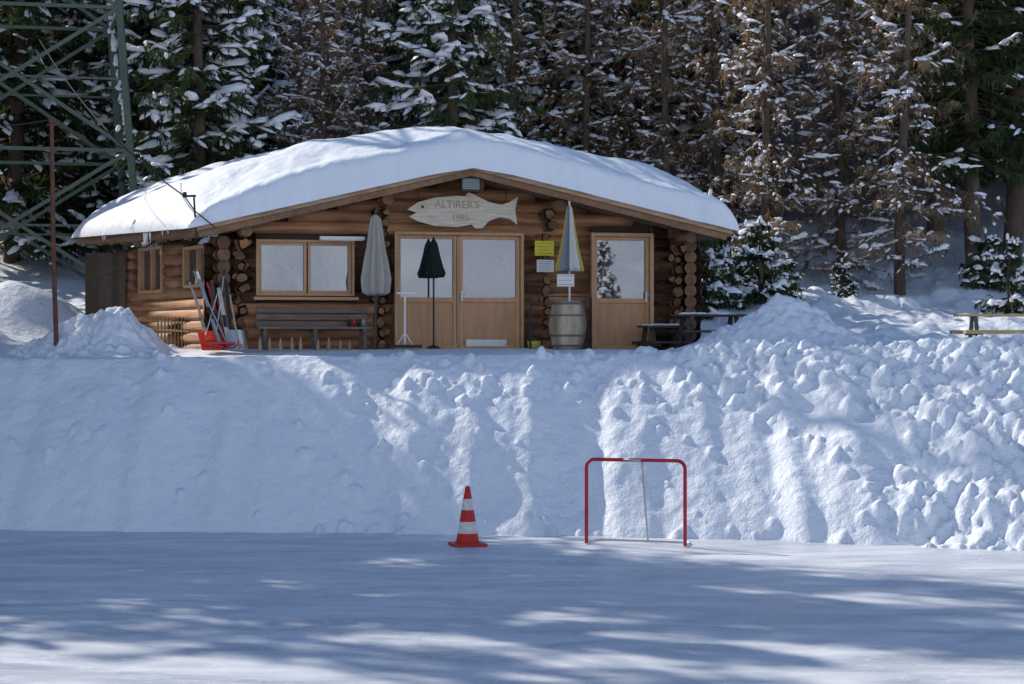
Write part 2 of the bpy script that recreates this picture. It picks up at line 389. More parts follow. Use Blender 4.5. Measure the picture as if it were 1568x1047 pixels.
def sheet(w,o,holes):
    us=sorted({0.,w.L,*[h[0] for h in holes],*[h[1] for h in holes]})
    if w is F: us=sorted(set(us)|set(np.linspace(0,w.L,30)))
    for a0,a1 in zip(us[:-1],us[1:]):
        um=(a0+a1)/2;hs=[h for h in holes if h[0]<um<h[1]]
        top=2.0
        if w is F: top=min(roofz_front(a0),roofz_front(a1))-.1
        segs=[(-.1,top)] if not hs else [(-.1,hs[0][2]),(hs[0][3],top)]
        for z0,z1 in segs:
            if z1-z0>.02: bk.box(w.P(um,(z0+z1)/2,o),w.e,w.n,UZ,(a1-a0)/2,.02,(z1-z0)/2,0,.1)
sheet(F,-.07,opens);sheet(S,-.07,[w1,w2])
bk.obj('wall_core',[M_dark],A,parent=cabin)
fr=B();gl=B()
def frame(w,x0,x1,z0,z1,wd,o,th,m=0,t=.5):
    for a0,a1 in((x0,x0+wd),(x1-wd,x1)): fr.box(w.P((a0+a1)/2,(z0+z1)/2,o),w.e,w.n,UZ,(a1-a0)/2,th,(z1-z0)/2,m,t)
    for b0,b1 in((z0,z0+wd),(z1-wd,z1)): fr.box(w.P((x0+x1)/2,(b0+b1)/2,o),w.e,w.n,UZ,(x1-x0)/2-wd,th-.001,(b1-b0)/2,m,t)
def pane(w,x0,x1,z0,z1,o): 
    gl.add([w.P(x0,z0,o),w.P(x1,z0,o),w.P(x1,z1,o),w.P(x0,z1,o)],[(0,1,2,3)])
frame(F,*win,.05,.06,.08,0,.4)
g=rect(F,398,373,466,448);frame(F,g[0]-.03,g[1]+.03,win[2]+.05,win[3]-.05,.05,.03,.05,0,.6);pane(F,g[0],g[1],win[2]+.09,win[3]-.09,.02)
g=rect(F,473,373,534,448);frame(F,g[0]-.03,g[1]+.03,win[2]+.05,win[3]-.05,.05,.03,.05,0,.5);pane(F,g[0],g[1],win[2]+.09,win[3]-.09,.02)
fr.box(F.P((win[0]+win[1])/2,win[2]-.05,.14),F.e,F.n,UZ,(win[1]-win[0])/2+.06,.12,.03,0,.3)
def door(x0,x1,z1,zg,t,zp=.12):
    frame(F,x0,x1,.02,z1,.065,.05,.035,1,t)
    fr.box(F.P((x0+x1)/2,zg-.045,.05),F.e,F.n,UZ,(x1-x0)/2-.065,.033,.045,1,t)
    fr.box(F.P((x0+x1)/2,(zg-.09+.085)/2,.035),F.e,F.n,UZ,(x1-x0)/2-.065,.02,(zg-.09-.085)/2,1,t*.7)
    pane(F,x0+.06,x1-.06,zg-.002,z1-.06,.035)
frame(F,dd[0],dd[1],-.02,dd[3],.06,.07,.10,0,.35)
um,_=F.uz(700,440);_,zg=F.uz(700,455)
door(dd[0]+.065,um-.03,dd[3]-.065,zg,.5);door(um+.03,dd[1]-.065,dd[3]-.065,zg,.7)
fr.box(F.P(um,1.1,.09),F.e,F.n,UZ,.025,.02,dd[3]/2-.07,0,.2)
fr.box(F.P(um+.55,.12,.095),F.e,F.n,UZ,.4,.006,.07,2,.5)
frame(F,dr[0],dr[1],-.02,dr[3],.07,.07,.10,0,.4);door(dr[0]+.075,dr[1]-.075,dr[3]-.075,zg,.6)
for uu in(um+.07,dr[1]-.13):
    fr.box(F.P(uu,1.02,.10),F.e,F.n,UZ,.02,.008,.1,2);fr.beam(F.P(uu,1.05,.13),F.P(uu+.1,1.05,.13),.02,.02,2)
for o in(w1,w2):
    frame(S,*o,.06,.08,.07,0,.2);frame(S,(o[0]+o[1])/2-.03,(o[0]+o[1])/2+.03,o[2]+.06,o[3]-.06,.025,.07,.05,0,.2);pane(S,o[0]+.04,o[1]-.04,o[2]+.04,o[3]-.04,.03)
fr.obj('door_and_window_frames',[M_frame,M_door,M_metal],A,parent=cabin,bevel=.006)
gl.obj('window_panes',[M_glass],A,parent=cabin)
# ---------------- roof
rf=B()
th=.10
def slab(p,th,m,t=.5):
    lo=[q-UZ*th for q in p];rf.add([*p,*lo],[(0,1,2,3),(7,6,5,4),(0,4,5,1),(1,5,6,2),(2,6,7,3),(3,7,4,0)],m,t)
dn=-UZ*.02
slab([rFL+dn,rPK+dn,rBP+dn,rBL+dn],th,0);slab([rPK+dn*1.2,rFR+dn,rBR+dn,rBP+dn*1.2],th,0)
f=F.n*.03
def board(p0,p1,h,th,m,t,drop):
    q0=p0+f-UZ*drop;q1=p1+f-UZ*drop
    d=(q1-q0).normalized();L=(q1-q0).length
    n=9
    for i in range(n):
        c=q0+(q1-q0)*((i+.5)/n)
        rf.box(c,d,F.n,d.cross(F.n),L/n/2,th,h*R(.92,1.06),m,t+R(-.2,.2))
board(rFL,rPK+Vector((-.02,0,0)),.05,.025,1,.6,.03);board(rPK+Vector((.02,0,0)),rFR,.05,.025,1,.6,.03)
board(rFL+F.e*.1-F.n*.04,rPK-F.n*.04,.05,.02,2,.3,.14);board(rPK-F.n*.04,rFR-F.e*.1-F.n*.04,.05,.02,2,.3,.14)
rf.beam(rFL-UZ*.12-F.n*.1,rBL-UZ*.12,.06,.10,2,.3)
for ix in(372,585,722,846,1042):
    u,_=F.uz(ix,300,0);zz=roofz_front(u)-.27
    rf.tube([F.P(u,zz,-.3),F.P(u,zz,.3),F.P(u,zz,.62)],[.13,.13,.11],12,3,.5,True,4,rough=.05)
for k in range(9):
    a=rFL.lerp(rBL,(k+.7)/9.5);b_=a+(rBP-rBL).normalized()*1.6
    rf.beam(a-UZ*.17,b_-UZ*.17,.08,.10,2,.3)
rf.obj('roof',[M_soff,M_barge,M_soff,M_log,M_logend],A,parent=cabin)
def nonuni(n): 
    t=np.linspace(0,math.pi,n);return (1-np.cos(t))/2
sp=nonuni(300);tp=nonuni(140)
Sg,Tg=np.meshgrid(sp*2-1,tp)
def L3(v):return np.array(v)
def bil(s,t):
    s_=np.abs(s)[...,None];t_=t[...,None]
    left=(L3(rPK)*(1-s_)+L3(rFL)*s_)*(1-t_)+(L3(rBP)*(1-s_)+L3(rBL)*s_)*t_
    right=(L3(rPK)*(1-s_)+L3(rFR)*s_)*(1-t_)+(L3(rBP)*(1-s_)+L3(rBR)*s_)*t_
    return np.where((s<0)[...,None],left,right)
P=bil(Sg*1.022,Tg*1.03-.018)
dl=(1-np.abs(Sg))*4.6
ef=Tg*6.8;eb=(1-Tg)*6.8
def rnd(e,rad):
    q=np.clip(e/rad,0,1);return np.sqrt(np.clip(1-(1-q)**2,0,1))
nz=fbm(P[...,0]*.8,P[...,1]*.8,4)
Tin=np.where(Sg<0,.88+.14*sst(0,.4,-Sg)-.20*sst(.5,1,-Sg),.88+.24*sst(0,.4,Sg)-.05*sst(.7,1,Sg))
fe=.62/Tin
prof=rnd(ef,.30)*fe+(1-fe)*sst(.1,1.9,ef)
rl=np.where(Sg<0,1.8,.6)
T=Tin*prof*rnd(dl,rl)**.9*rnd(eb,.5)*(1+.16*nz)+.05*fbm(P[...,0]*2.2,P[...,1]*2.2,3)*rnd(ef,.5)*rnd(dl,.5)
T=T+.08*np.exp(-(Sg*4.8/.8)**2)*rnd(ef,.6)
edgewob=.07*vn(P[...,0]*2.3,P[...,1]*0+3)+.04*vn(P[...,0]*7,P[...,1]*0+3)
T=T-np.abs(vn(P[...,0]*1.7,P[...,1]*0+8))*.10*(1-sst(0,1.2,ef))*rnd(ef,.3)
P[...,2]+=np.maximum(T,0)-.05*np.exp(-(Sg*4.9/.5)**2)
P[...,0]+=F.n.x*(edgewob*(1-sst(0,.5,ef)));P[...,1]+=F.n.y*(edgewob*(1-sst(0,.5,ef)))
bulge=.10*np.sin(np.clip(ef/.3,0,1)*math.pi)
P[...,0]+=F.n.x*bulge;P[...,1]+=F.n.y*bulge
nyr,nxr=Sg.shape
b=B();idx=np.arange(nxr*nyr).reshape(nyr,nxr)
q=np.stack([idx[:-1,:-1],idx[:-1,1:],idx[1:,1:],idx[1:,:-1]],-1).reshape(-1,4)
b.v=[tuple(p) for p in P.reshape(-1,3)];b.f=[tuple(int(a) for a in r_) for r_ in q];b.m=[0]*len(b.f);b.t=[.5]*len(b.v)
b.obj('roof_snow',[M_snow],A,smooth=True,parent=cabin)
ic=B()
for k in range(14):
    t=R(.02,.75) if k>8 else R(.30,.38)
    p=rFL.lerp(rBL,t)-UZ*.04+S.n*.08;l=R(.05,.1) if k>8 else R(.1,.28)
    ic.tube([p,p-UZ*l*.6,p-UZ*l],[.018,.010,.002],6,0)
M_icic=mat('icicle_ice',(.75,.8,.85),.15,spec=.6)
ic.obj('icicles',[M_icic],A,parent=cabin,smooth=True)
pl=B()
for k in range(6):
    a=Cc+Vector((-.75+.15*k,-.3-.05*k,0));pl.box(a+UZ*.95,(1,.0,0),(0,1,0),UZ,.07,.015,1.05,0,R(.2,.9))
pl.obj('plank_screen',[M_dark],A,parent=cabin)
# ---------------- fish sign
fp=[(624,320),(640,309),(665,302),(700,299),(712,300),(717,294),(724,296),(735,302),(750,309),(768,313),(780,309),(793,301),(789,320),(792,343),(780,334),(765,332),(750,337),(738,349),(728,349),(723,343),(700,347),(665,345),(640,338),(626,331),(638,325)]
o=.45
fpts=[F.pt(x,y,o) for x,y in fp];n=len(fpts)
b=B();b.add(fpts+[p-F.n*.04 for p in fpts],[tuple(range(n)),tuple(reversed(range(n,2*n)))]+[(i,i+n,(i+1)%n+n,(i+1)%n) for i in range(n)],0)
c=F.pt(647,316,o+.004)
ep=[c+F.e*.03*math.cos(a)+UZ*.03*math.sin(a)+F.n*.004 for a in np.linspace(0,2*math.pi,13)[:-1]];b.add(ep,[tuple(range(12))],1)
for xx in(640,775): b.beam(F.pt(xx,310,o-.03),F.pt(xx,290,.1),.015,.015,1)
fish=b.obj('fish_sign',[M_fish,M_dark],F.pt(700,322,o))
def text(name,s,size,p,parent,m,wall=F,al='CENTER'):
    cu=bpy.data.curves.new(name,'FONT');cu.body=s;cu.size=size;cu.extrude=.002;cu.align_x=al;cu.align_y='CENTER'
    ob=bpy.data.objects.new(name,cu);sc.collection.objects.link(ob)
    rot=Matrix((wall.e,UZ,wall.n)).transposed().to_4x4()
    ob.matrix_world=Matrix.Translation(p)@rot
    bpy.context.view_layer.update()
    me_=bpy.data.meshes.new_from_object(ob);mw=ob.matrix_world.copy();bpy.data.objects.remove(ob)
    me_.transform(mw);me_.transform(Matrix.Translation(-Vector(parent.location)))
    me_.materials.clear();me_.materials.append(m)
    o2=bpy.data.objects.new(name,me_);sc.collection.objects.link(o2);o2.parent=parent
M_carve=mat('carved_letters',(.31,.25,.18),.9,.8,(20,20,20),(.45,.38,.28))
text('lettering_top','ALTIRER\'S',.20,F.pt(700,313,o+.004),fish,M_carve);text('lettering_bottom','1985',.17,F.pt(705,333,o+.004),fish,M_carve)
b=B();c=F.pt(720,279,.84)
b.box(c,F.e,F.n,UZ,.19,.07,.16,0);b.box(c+F.n*.072-UZ*.03,F.e,F.n,UZ,.16,.004,.10,1);b.box(c+UZ*.21,F.e,F.n,UZ,.15,.06,.05,0)
b.beam(c+UZ*.1-F.n*.05,c+UZ*.12-F.n*.3,.05,.05,0)
for k in range(4): b.box(c+UZ*.04+F.n*.076-UZ*.045*k,F.e,F.n,UZ,.15,.002,.005,0)
M_lamp=mat('floodlight_glass',(.12,.18,.18),.15,spec=.8)
b.obj('floodlight',[M_black,M_lamp],c,bevel=.008)
b=B();c=F.pt(841,322,.35);b.box(c,F.e,F.n,UZ,.06,.09,.05,0);b.lathe(c-UZ*.12,[(0,-.05),(.05,-.04),(.06,0),(.05,.05),(0,.06)],10,0);b.obj('wall_lamp',[M_black],c)
b=B();c=F.pt(524,364,.42);b.box(c,F.e,F.n,UZ,.42,.05,.032,0);b.box(c-UZ*.038,F.e,F.n,UZ,.39,.03,.008,0)
for s_ in(-1,1): b.beam(c+F.e*.36*s_,c+F.e*.36*s_-F.n*.38,.03,.03,0)
b.obj('tube_lamp',[M_white],c,bevel=.006)
def notice(name,x0,y0,x1,y1,m,lines,o=.3,wall=F):
    g=rect(wall,x0,y0,x1,y1,o);b=B();c=wall.P((g[0]+g[1])/2,(g[2]+g[3])/2,o);hw=(g[1]-g[0])/2;hh=(g[3]-g[2])/2
    b.box(c,wall.e,wall.n,UZ,hw,.008,hh,0)
    for k in range(lines):
        zz=hh*(.7-1.4*k/max(1,lines-1));ln=hw*R(.3,.75)
        x=-hw*.8
        while x<ln:
            wd=R(.02,.05);b.box(c+wall.e*(x+wd/2)+UZ*zz+wall.n*.0105,wall.e,wall.n,UZ,wd/2,.002,.004,1);x+=wd+.015
    b.obj(name,[m,M_black],c)
notice('yellow_notice',819,368,848,391,M_yel,4);notice('paper_notice',822,397,848,416,M_white,5)
def parasol(name,base,h0,h1,prof,mats,matf,fold,nf,stand=True,polemat=M_white):
    b=B();b.tube([base,base+UZ*(h1+.06)],.02,10,0)
    b.lathe(base+UZ*h0,prof,nf*6,0,.5,fold,nf,matf)
    if stand: b.lathe(base,[(0,.0),(.24,.0),(.24,.05),(.06,.1),(.03,.3),(.0,.3)],20,0)
    b.lathe(base+UZ*(h1+.03),[(0,0),(.03,.01),(.02,.05),(0,.08)],8,0)
    return b.obj(name,[polemat]+mats,base,smooth=True)
def basept(ix,o,zf=0):
    u,_=F.uz(ix,440,o);return F.P(u,zf,o)
def hz(iy,ix,o): return F.uz(ix,iy,o)[1]
o=.75;bp=basept(575,o);h0=hz(452,574,o);h1=hz(328,574,o);H_=h1-h0
parasol('closed_parasol',bp,h0,h1,[(.02,.1),(.13,0),(.21,.06),(.23,.2*H_),(.18,.45*H_),(.14,.6*H_),(.11,.8*H_),(.08,.95*H_),(.02,H_)],[M_beige],lambda k:1,.28,7,False,M_dark)
o=.95;bb_=basept(872,o);h0=hz(415,870,o);h1=hz(312,870,o);H_=h1-h0
parasol('closed_parasol',bb_,h0,h1,[(.03,.06),(.23,.0),(.22,.1),(.15,.35*H_),(.10,.6*H_),(.07,.8*H_),(.05,.93*H_),(.01,H_)],[M_cream,M_ycan,M_gcan],lambda k:1+((k//6)%3),.2,8,False)
o=.26;bp=basept(664,o);h0=hz(420,664,o);h1=hz(365,664,o);H_=h1-h0
b=B();b.tube([bp,bp+UZ*(h1+.04)],.018,10,0);b.lathe(bp+UZ*h0,[(.03,-.0),(.18,-.05),(.21,.03),(.17,.2*H_),(.11,.55*H_),(.07,.85*H_),(.02,H_)],48,1,.5,.1,8);b.lathe(bp,[(0,0),(.13,0),(.13,.04),(.03,.08),(0,.1)],16,0)
b.obj('parasol_reflection',[M_black,M_green],bp,smooth=True)  # solid stand-in for a parasol's reflection in the door glass
# ---------------- barrel
b=B();bb_=basept(869,.95,.02)
pr=[(0,.0),(.27,0),(.325,.2),(.36,.44),(.325,.68),(.28,.88),(.26,.88),(.26,.84),(0,.84)]
tn=[R(0,1) for _ in range(24)]
b.lathe(bb_,pr,24,0,lambda k:tn[k])
for z0,z1 in((.02,.07),(.22,.26),(.60,.64),(.82,.87)):
    rr=lambda z:float(np.interp(z,[0,.2,.44,.68,.88],[.27,.325,.36,.325,.28]))+.005
    b.lathe(bb_,[(rr(z0)-.01,z0),(rr(z0),z0),(rr(z1),z1),(rr(z1)-.01,z1)],24,1)
M_stave=mat('barrel_staves',(.50,.41,.29),.8,.8,(6,6,2),(.30,.23,.15),.004,6,tintamt=.5)
b.obj('wooden_barrel',[M_stave,mat('hoop_iron',(.16,.16,.17),.5,.5,metal=.4)],bb_,autosm=True)
notice('paper_notice',853,419,879,438,M_white,3,1.0)
b=B();c=basept(818,.7,0);b.lathe(c,[(0,0),(.10,0),(.13,.1),(.14,.16),(.12,.16),(.10,.05),(0,.05)],18,0);b.blob(c+UZ*.14,(1,0,0),.11,.10,.08,1);b.obj('yellow_bucket',[mat('dull_yellow_plastic',(.45,.38,.05),.5,.4),M_dark],c,smooth=True)
b=B();p=basept(905,.8,0);b.tube([p,p+UZ*1.0],.02,8,0);b.beam(basept(812,.8,0)+UZ*1.0,p+UZ*1.0,.03,.02,0);b.tube([basept(812,.8,0),basept(812,.8,0)+UZ*1.0],.02,8,0);b.obj('hand_rail',[M_black],p)
b=B();p=basept(620,.9,0.02);b.tube([p+UZ*.05,p+UZ*1.02],.02,8,0);b.beam(p+UZ*1.02-F.e*.16,p+UZ*1.02+F.e*.2,.1,.03,0);b.box(p+UZ*.04,F.e,F.n,UZ,.3,.12,.03,1);b.tube([p-F.e*.15+UZ*.06,p+UZ*.3],.01,6,0);b.tube([p+F.e*.15+UZ*.06,p+UZ*.3],.01,6,0)
b.obj('snow_pusher',[M_white,M_black],p)
# ---------------- bench
b=B();g=rect(F,394,478,566,535,.55);L0,L1=g[0],g[1]
for k,zz in enumerate((.47,.60,.73)): b.box(F.P((L0+L1)/2,zz,.35),F.e,F.n,UZ,(L1-L0)/2,.018,.052,0,R(.3,.9))
for k in range(3): b.box(F.P((L0+L1)/2,.40,.42+.13*k),F.e,F.n,UZ,(L1-L0)/2,.06,.02,0,R(.3,.9))
for uu in(L0+.12,(L0+L1)/2,L1-.12):
    b.box(F.P(uu,.38,.315),F.e,F.n,UZ,.035,.014,.42,0,.3);b.box(F.P(uu,.19,.70),F.e,F.n,UZ,.035,.03,.19,0,.3);b.box(F.P(uu,.36,.53),F.e,F.n,UZ,.03,.19,.018,0,.3)
b.obj('garden_bench',[mat('bench_wood',(.17,.135,.11),.8,.8,(3,3,25),(.09,.07,.06),.003,3,tintamt=.4)],F.P(L0,0,.5),bevel=.006)
b=B()
for ix in(398,413,430,447,462,487,505,522,536):
    u,_=F.uz(ix,520,.95);p=F.P(u+R(-.02,.02),-.02,.95);h=R(.2,.28);b.tube([p,p+UZ*h*.7,p+UZ*h],[R(.035,.045),.025,.01],8,0,R(.2,.9),rough=.1)
b.obj('wooden_stakes',[mat('stake_wood',(.34,.26,.17),.8,.6,tintamt=.3)],F.P(.8,0,.95))
b=B();c=F.P(F.uz(545,500,.55)[0],.43,.5)
for k in range(4):
    p=c+F.e*(-.12+.09*k);b.lathe(p,[(0,0),(.03,0),(.035,.1),(.02,.13),(.0,.14)],10,(2,1,2,0)[k])
b.obj('lantern_jars',[M_weath,M_red,M_black],c,smooth=True)
# ---------------- skis and tools
def ski(name,p0,p1,m,w=.035):
    b=B();p0=Vector(p0);p1=Vector(p1);d=(p1-p0)
    pts=[p0,p0+d*.5,p0+d*.9,p1+Vector((0,-.05,0))]
    for i in range(3): b.beam(pts[i],pts[i+1],w*2*(1 if i<2 else .8),.012,0,.5,up=(0.2,-1,0))
    b.box(p0+d*.45,d.normalized(),(1,0,0),(0,-1,0),.12,.03,.03,1)
    b.obj(name,[m,M_black],p0)
def SP(ix,iy,d):return Vector(((ix-784)/FPX*d,d,CAMZ+(523-iy)/FPX*d))
d0=37.3
for (x0,y0,x1,y1,m) in((345,533,318,432,M_red),(338,530,302,415,M_metal),(352,533,335,440,M_cream),(330,532,325,428,M_dark),(322,530,296,445,M_weath),(356,528,345,425,M_black)):
    ski('ski',SP(x0,y0,d0+R(-.1,.1)),SP(x1,y1,d0+.35),m,R(.02,.04))
for (x0,y0,x1,y1) in((350,530,292,405),(328,532,344,412),(310,530,338,430)):
    b=B();p0=SP(x0,y0,d0-.1);p1=SP(x1,y1,d0+.2);b.tube([p0,p1],.011,6,0);b.tube([p1,p1-(p1-p0).normalized()*.12],.018,6,1);b.lathe(p0+UZ*.06,[(0,0),(.05,.005),(0,.01)],10,1);b.obj('ski_pole',[M_metal,M_black],p0)
def shovel(name,ix,iy,ix2,iy2,m,d):
    b=B();p0=SP(ix,iy,d);p1=SP(ix2,iy2,d+.25);b.tube([p0,p1],.016,8,1);dd_=(p1-p0).normalized()
    b.beam(p1-Vector((.06,0,0)),p1+Vector((.06,0,0)),.03,.03,2)
    sx=Vector((1,0,0));vs=[]
    for a in(-1,-.6,0,.6,1):
        for t in(0,.5,1):
            vs.append(p0+sx*a*.17*(1-.15*t)+dd_*(.38*t)+Vector((0,-.08*(abs(a)**2),0)))
    vs2=[v+Vector((0,.012,0)) for v in vs]
    fs=[]
    for i in range(4):
        for j in range(2): q_=(i*3+j,(i+1)*3+j,(i+1)*3+j+1,i*3+j+1);fs.append(q_);fs.append(tuple(k+15 for k in reversed(q_)))
    b.add(vs+vs2,fs,0);b.obj(name,[m,M_weath,M_black],p0,smooth=False)
shovel('snow_shovel',367,535,352,450,M_metal,37.1);shovel('snow_shovel',325,536,290,430,M_orange,37.0)
b=B();c=SP(338,533,37.05)
b.box(c+UZ*.10,(1,.1,0),(-.1,1,0),UZ,.26,.2,.02,0);
for s_ in(-.14,.14): b.tube([c+Vector((-.3,s_,.02)),c+Vector((.25,s_,.01)),c+Vector((.33,s_,.08)),c+Vector((.34,s_,.16))],.015,8,0)
b.lathe(c+Vector((-.2,0,.12)),[(0,0),(.10,.02),(.12,.1),(.08,.18),(0,.2)],12,1)
b.obj('red_sledge',[M_red,M_orange],c)
b=B();p0=SP(242,510,40.5);p1=SP(318,515,38.6)
for z0 in(.08,.24): b.beam(p0+UZ*z0,p1+UZ*z0,.03,.04,0,.4)
for k in range(15):
    p=p0.lerp(p1,k/14);b.beam(p-UZ*.25,p+UZ*.34,.02,.07,0,R(.1,.9),up=(0,1,0))
b.obj('picket_fence',[mat('fence_wood',(.33,.22,.13),.8,.7,(8,8,20),tintamt=.35)],p0)
# ---------------- rusty pole
px=SP(87,530,37.0);px.z=gz(px.x,37)-.2
b=B();top=SP(79,182,37.0);b.tube([px,px.lerp(top,.5)+Vector((-.02,0,0)),top],[.045,.042,.036],10,0);b.lathe(top,[(.05,-.06),(.05,.02),(0,.04)],10,0)
b.box(top-UZ*.1,(1,0,0),(0,1,0),UZ,.08,.02,.015,0)
b.obj('rusty_pole',[M_rust],px)
def wire(name,p0,p1,sag,rad=.008,m=M_black):
    b=B();b.tube([Vector(p0).lerp(Vector(p1),t)-UZ*sag*4*t*(1-t) for t in np.linspace(0,1,17)],rad,5,0);return b.obj(name,[m],p0)
wire('power_line',top,SP(-120,188,36),.1,.008);wire('power_line',top,SP(160,228,44),.12,.006)
b=B();q0=SP(300,352,37.15);b.tube([q0-UZ*.05,SP(297,300,37.15)],.018,8,0);b.tube([SP(280,300,37.15),SP(300,299,37.15)],.02,8,0);b.lathe(SP(283,298,37.15),[(0,-.05),(.035,-.04),(.04,0),(.035,.05),(0,.06)],10,0)
b.tube([SP(283,300,37.0),SP(298,322,37.0),SP(330,348,37.1)],.013,6,0);b.obj('cable_bracket',[M_black],q0)
wire('power_line',SP(283,300,37.05),SP(165,200,38.5),.06,.014)
wire('power_line',SP(165,200,38.5),SP(60,60,44),.1,.012)
wire('power_line',SP(1340,143,52),SP(1640,190,52),.1,.012)
# ---------------- pylon
py=B();pc=SP(20,500,50);pc.z=gz(pc.x,50)-.3
Hh=26;
def leg(sx,sy,z):
    w=2.95-1.9*(z/Hh);a=D2R(14);x=sx*w;y=sy*w*.75
    return pc+Vector((x*math.cos(a)-y*math.sin(a),x*math.sin(a)+y*math.cos(a),z))
cs=[(-1,-1),(1,-1),(1,1),(-1,1)]
for c_ in cs: py.beam(leg(*c_,0),leg(*c_,Hh),.16,.16,0)
lv=[0,3.6,7.0,10.2,13.2,16,18.5,21,23,25]
for i in range(len(lv)-1):
    for k in range(4):
        a,b_=cs[k],cs[(k+1)%4]
        py.beam(leg(*a,lv[i]),leg(*b_,lv[i+1]),.09,.09,0);py.beam(leg(*b_,lv[i]),leg(*a,lv[i+1]),.09,.085,0)
        py.beam(leg(*a,lv[i+1]),leg(*b_,lv[i+1]),.08,.08,0)
        py.beam(leg(*a,(lv[i]+lv[i+1])/2),leg(*b_,(lv[i]+lv[i+1])/2),.05,.05,0)
# snow lodged on the diagonals of the right-hand face and one leg
for (s0,i0),(s1,i1) in ((((1,-1),1),((1,1),2)),(((1,1),2),((1,-1),3)),(((1,-1),3),((1,1),4))):
    p0=leg(*s0,lv[i0]);p1=leg(*s1,lv[i1])
    for t in np.linspace(.03,.97,24):
        if R(0,1)<.85: py.blob(p0.lerp(p1,t)+Vector((.02,-.10,.03)),Vector((1,.3,0)),R(.06,.12),.08,R(.10,.2),1,.5,6)
for z_ in(18,22):
    for s_ in(-1,1):
        tip=pc+Vector((s_*6,1.2*s_,z_+.6))
        for sy in(-1,1):
            py.beam(leg(s_,sy,z_),tip,.09,.09,0);py.beam(leg(s_,sy,z_+1.6),tip,.09,.09,0)
py.obj('lattice_pylon',[M_steel,M_tsnow],pc)
def ptable(name,ix,iy,d,L,rot):
    b=B();c=SP(ix,iy,d);g_=Vector((math.cos(rot),math.sin(rot),0));h=Vector((-math.sin(rot),math.cos(rot),0))
    for k in range(4): b.box(c+h*(-.27+.18*k)-UZ*.03,g_,h,UZ,L/2,.08,.02,0,R(.2,.8))
    for s_ in(-1,1): 
        b.box(c+h*s_*.68-UZ*.33,g_,h,UZ,L/2,.12,.02,0,R(.2,.8))
        for e in(-1,1):
            b.beam(c+g_*e*L*.36+h*s_*.2-UZ*.05,c+g_*e*L*.36+h*s_*.6-UZ*.9,.08,.05,0,.4)
    for e in(-1,1): b.beam(c+g_*e*L*.36-h*.7-UZ*.37,c+g_*e*L*.36+h*.7-UZ*.37,.05,.07,0,.4)
    for k in range(14): b.blob(c+g_*R(-L/2+.15,L/2-.15)+h*R(-.05,.25)-UZ*.01,g_,R(.12,.25),R(.1,.16),R(.02,.045),1)
    b.obj(name,[M_dark,M_tsnow],c)
ptable('picnic_table',1086,480,38.8,1.3,D2R(8))
ptable('picnic_table',1018,497,39.4,.9,D2R(14))
# timber table with bench at the right edge
b=B();d=40.5;c=SP(1552,482,d);ty=mat('yellow_timber',(.45,.33,.16),.7,.7,(3,3,20),(.28,.2,.11),tintamt=.3)
for k in range(4): b.box(c+Vector((0,-.24+.16*k,0)),(1,0,0),(0,1,0),UZ,1.12,.07,.022,0,R(.3,.9))
b.box(c+Vector((0,-.62,-.33)),(1,0,0),(0,1,0),UZ,1.10,.13,.035,0,.5);b.box(c+Vector((0,.62,-.33)),(1,0,0),(0,1,0),UZ,1.10,.13,.035,0,.5)
for xx in(-.78,.78):
    for s_ in(-1,1): b.beam(c+Vector((xx,.15*s_,-.03)),c+Vector((xx,.5*s_,-.85)),.07,.05,1)
    b.beam(c+Vector((xx,-.7,-.37)),c+Vector((xx,.7,-.37)),.05,.05,1)
b.obj('picnic_table',[ty,M_steel],c)
# ---------------- cone
c=Vector(((716-784)/FPX*30.0,30.0,.004));b=B()
b.box(c+UZ*.02,(math.cos(.3),math.sin(.3),0),(-math.sin(.3),math.cos(.3),0),UZ,.235,.235,.018,0)
zs=[.04,.06,.18,.35,.52,.68,.855];
def cr(z):return .17-.135*(z-.04)/.815
mk=[0,0,1,0,1,0]
b.lathe(c,[(.185,.038),(.185,.055),(cr(.06),.07)],28,0)
for k in range(6): b.lathe(c,[(cr(zs[k]),zs[k]),(cr(zs[k+1]),zs[k+1])],28,mk[k])
b.lathe(c,[(cr(.855),.855),(.028,.862),(.02,.86),(.018,.80)],28,0)
b.obj('traffic_cone',[M_cone,M_conew],c,autosm=True)
# ---------------- goal
b=B();gl_=Vector(((898-784)/FPX*30.2,30.2,.02));gr=Vector(((1049-784)/FPX*29.75,29.75,.02));ge=(gr-gl_).normalized();gn=Vector((-ge.y,ge.x,0));H_=1.23;rc=.12
def arc(cx,a0,a1): return [cx+ge*rc*math.cos(a)+UZ*rc*math.sin(a) for a in np.linspace(a0,a1,7)]
pts=[gl_]+arc(gl_+ge*rc+UZ*(H_-rc),math.pi,math.pi/2)+arc(gr-ge*rc+UZ*(H_-rc),math.pi/2,0)+[gr]
b.tube(pts,.027,12,0)
Dg=.55
bl=gl_+gn*Dg+ge*.1;br=gr+gn*Dg-ge*.1
b.tube([gl_,gl_+gn*(Dg-.1)+ge*.02,bl,(bl+br)/2,br,gr+gn*(Dg-.1)-ge*.02,gr],.013,8,1)
tm=(gl_+gr)/2+UZ*H_+ge*.1
b.tube([tm,(bl+br)/2+ge*.05],.014,8,1)
b.box((gl_+gr)/2+ge*-.05+UZ*(H_)+Vector((0,-.03,0)),ge,gn,UZ,.13,.004,.018,1)
def net(a,b1,c_,d_,n1,n2):
    for i in range(n1+1):
        t=i/n1;b.tube([a.lerp(b1,t),d_.lerp(c_,t)],.001,3,2,caps=False)
    for i in range(n2+1):
        t=i/n2;b.tube([a.lerp(d_,t),b1.lerp(c_,t)],.001,3,2,caps=False)
net(gl_+UZ*H_+ge*.05,gr+UZ*H_-ge*.05,br,bl,20,18)
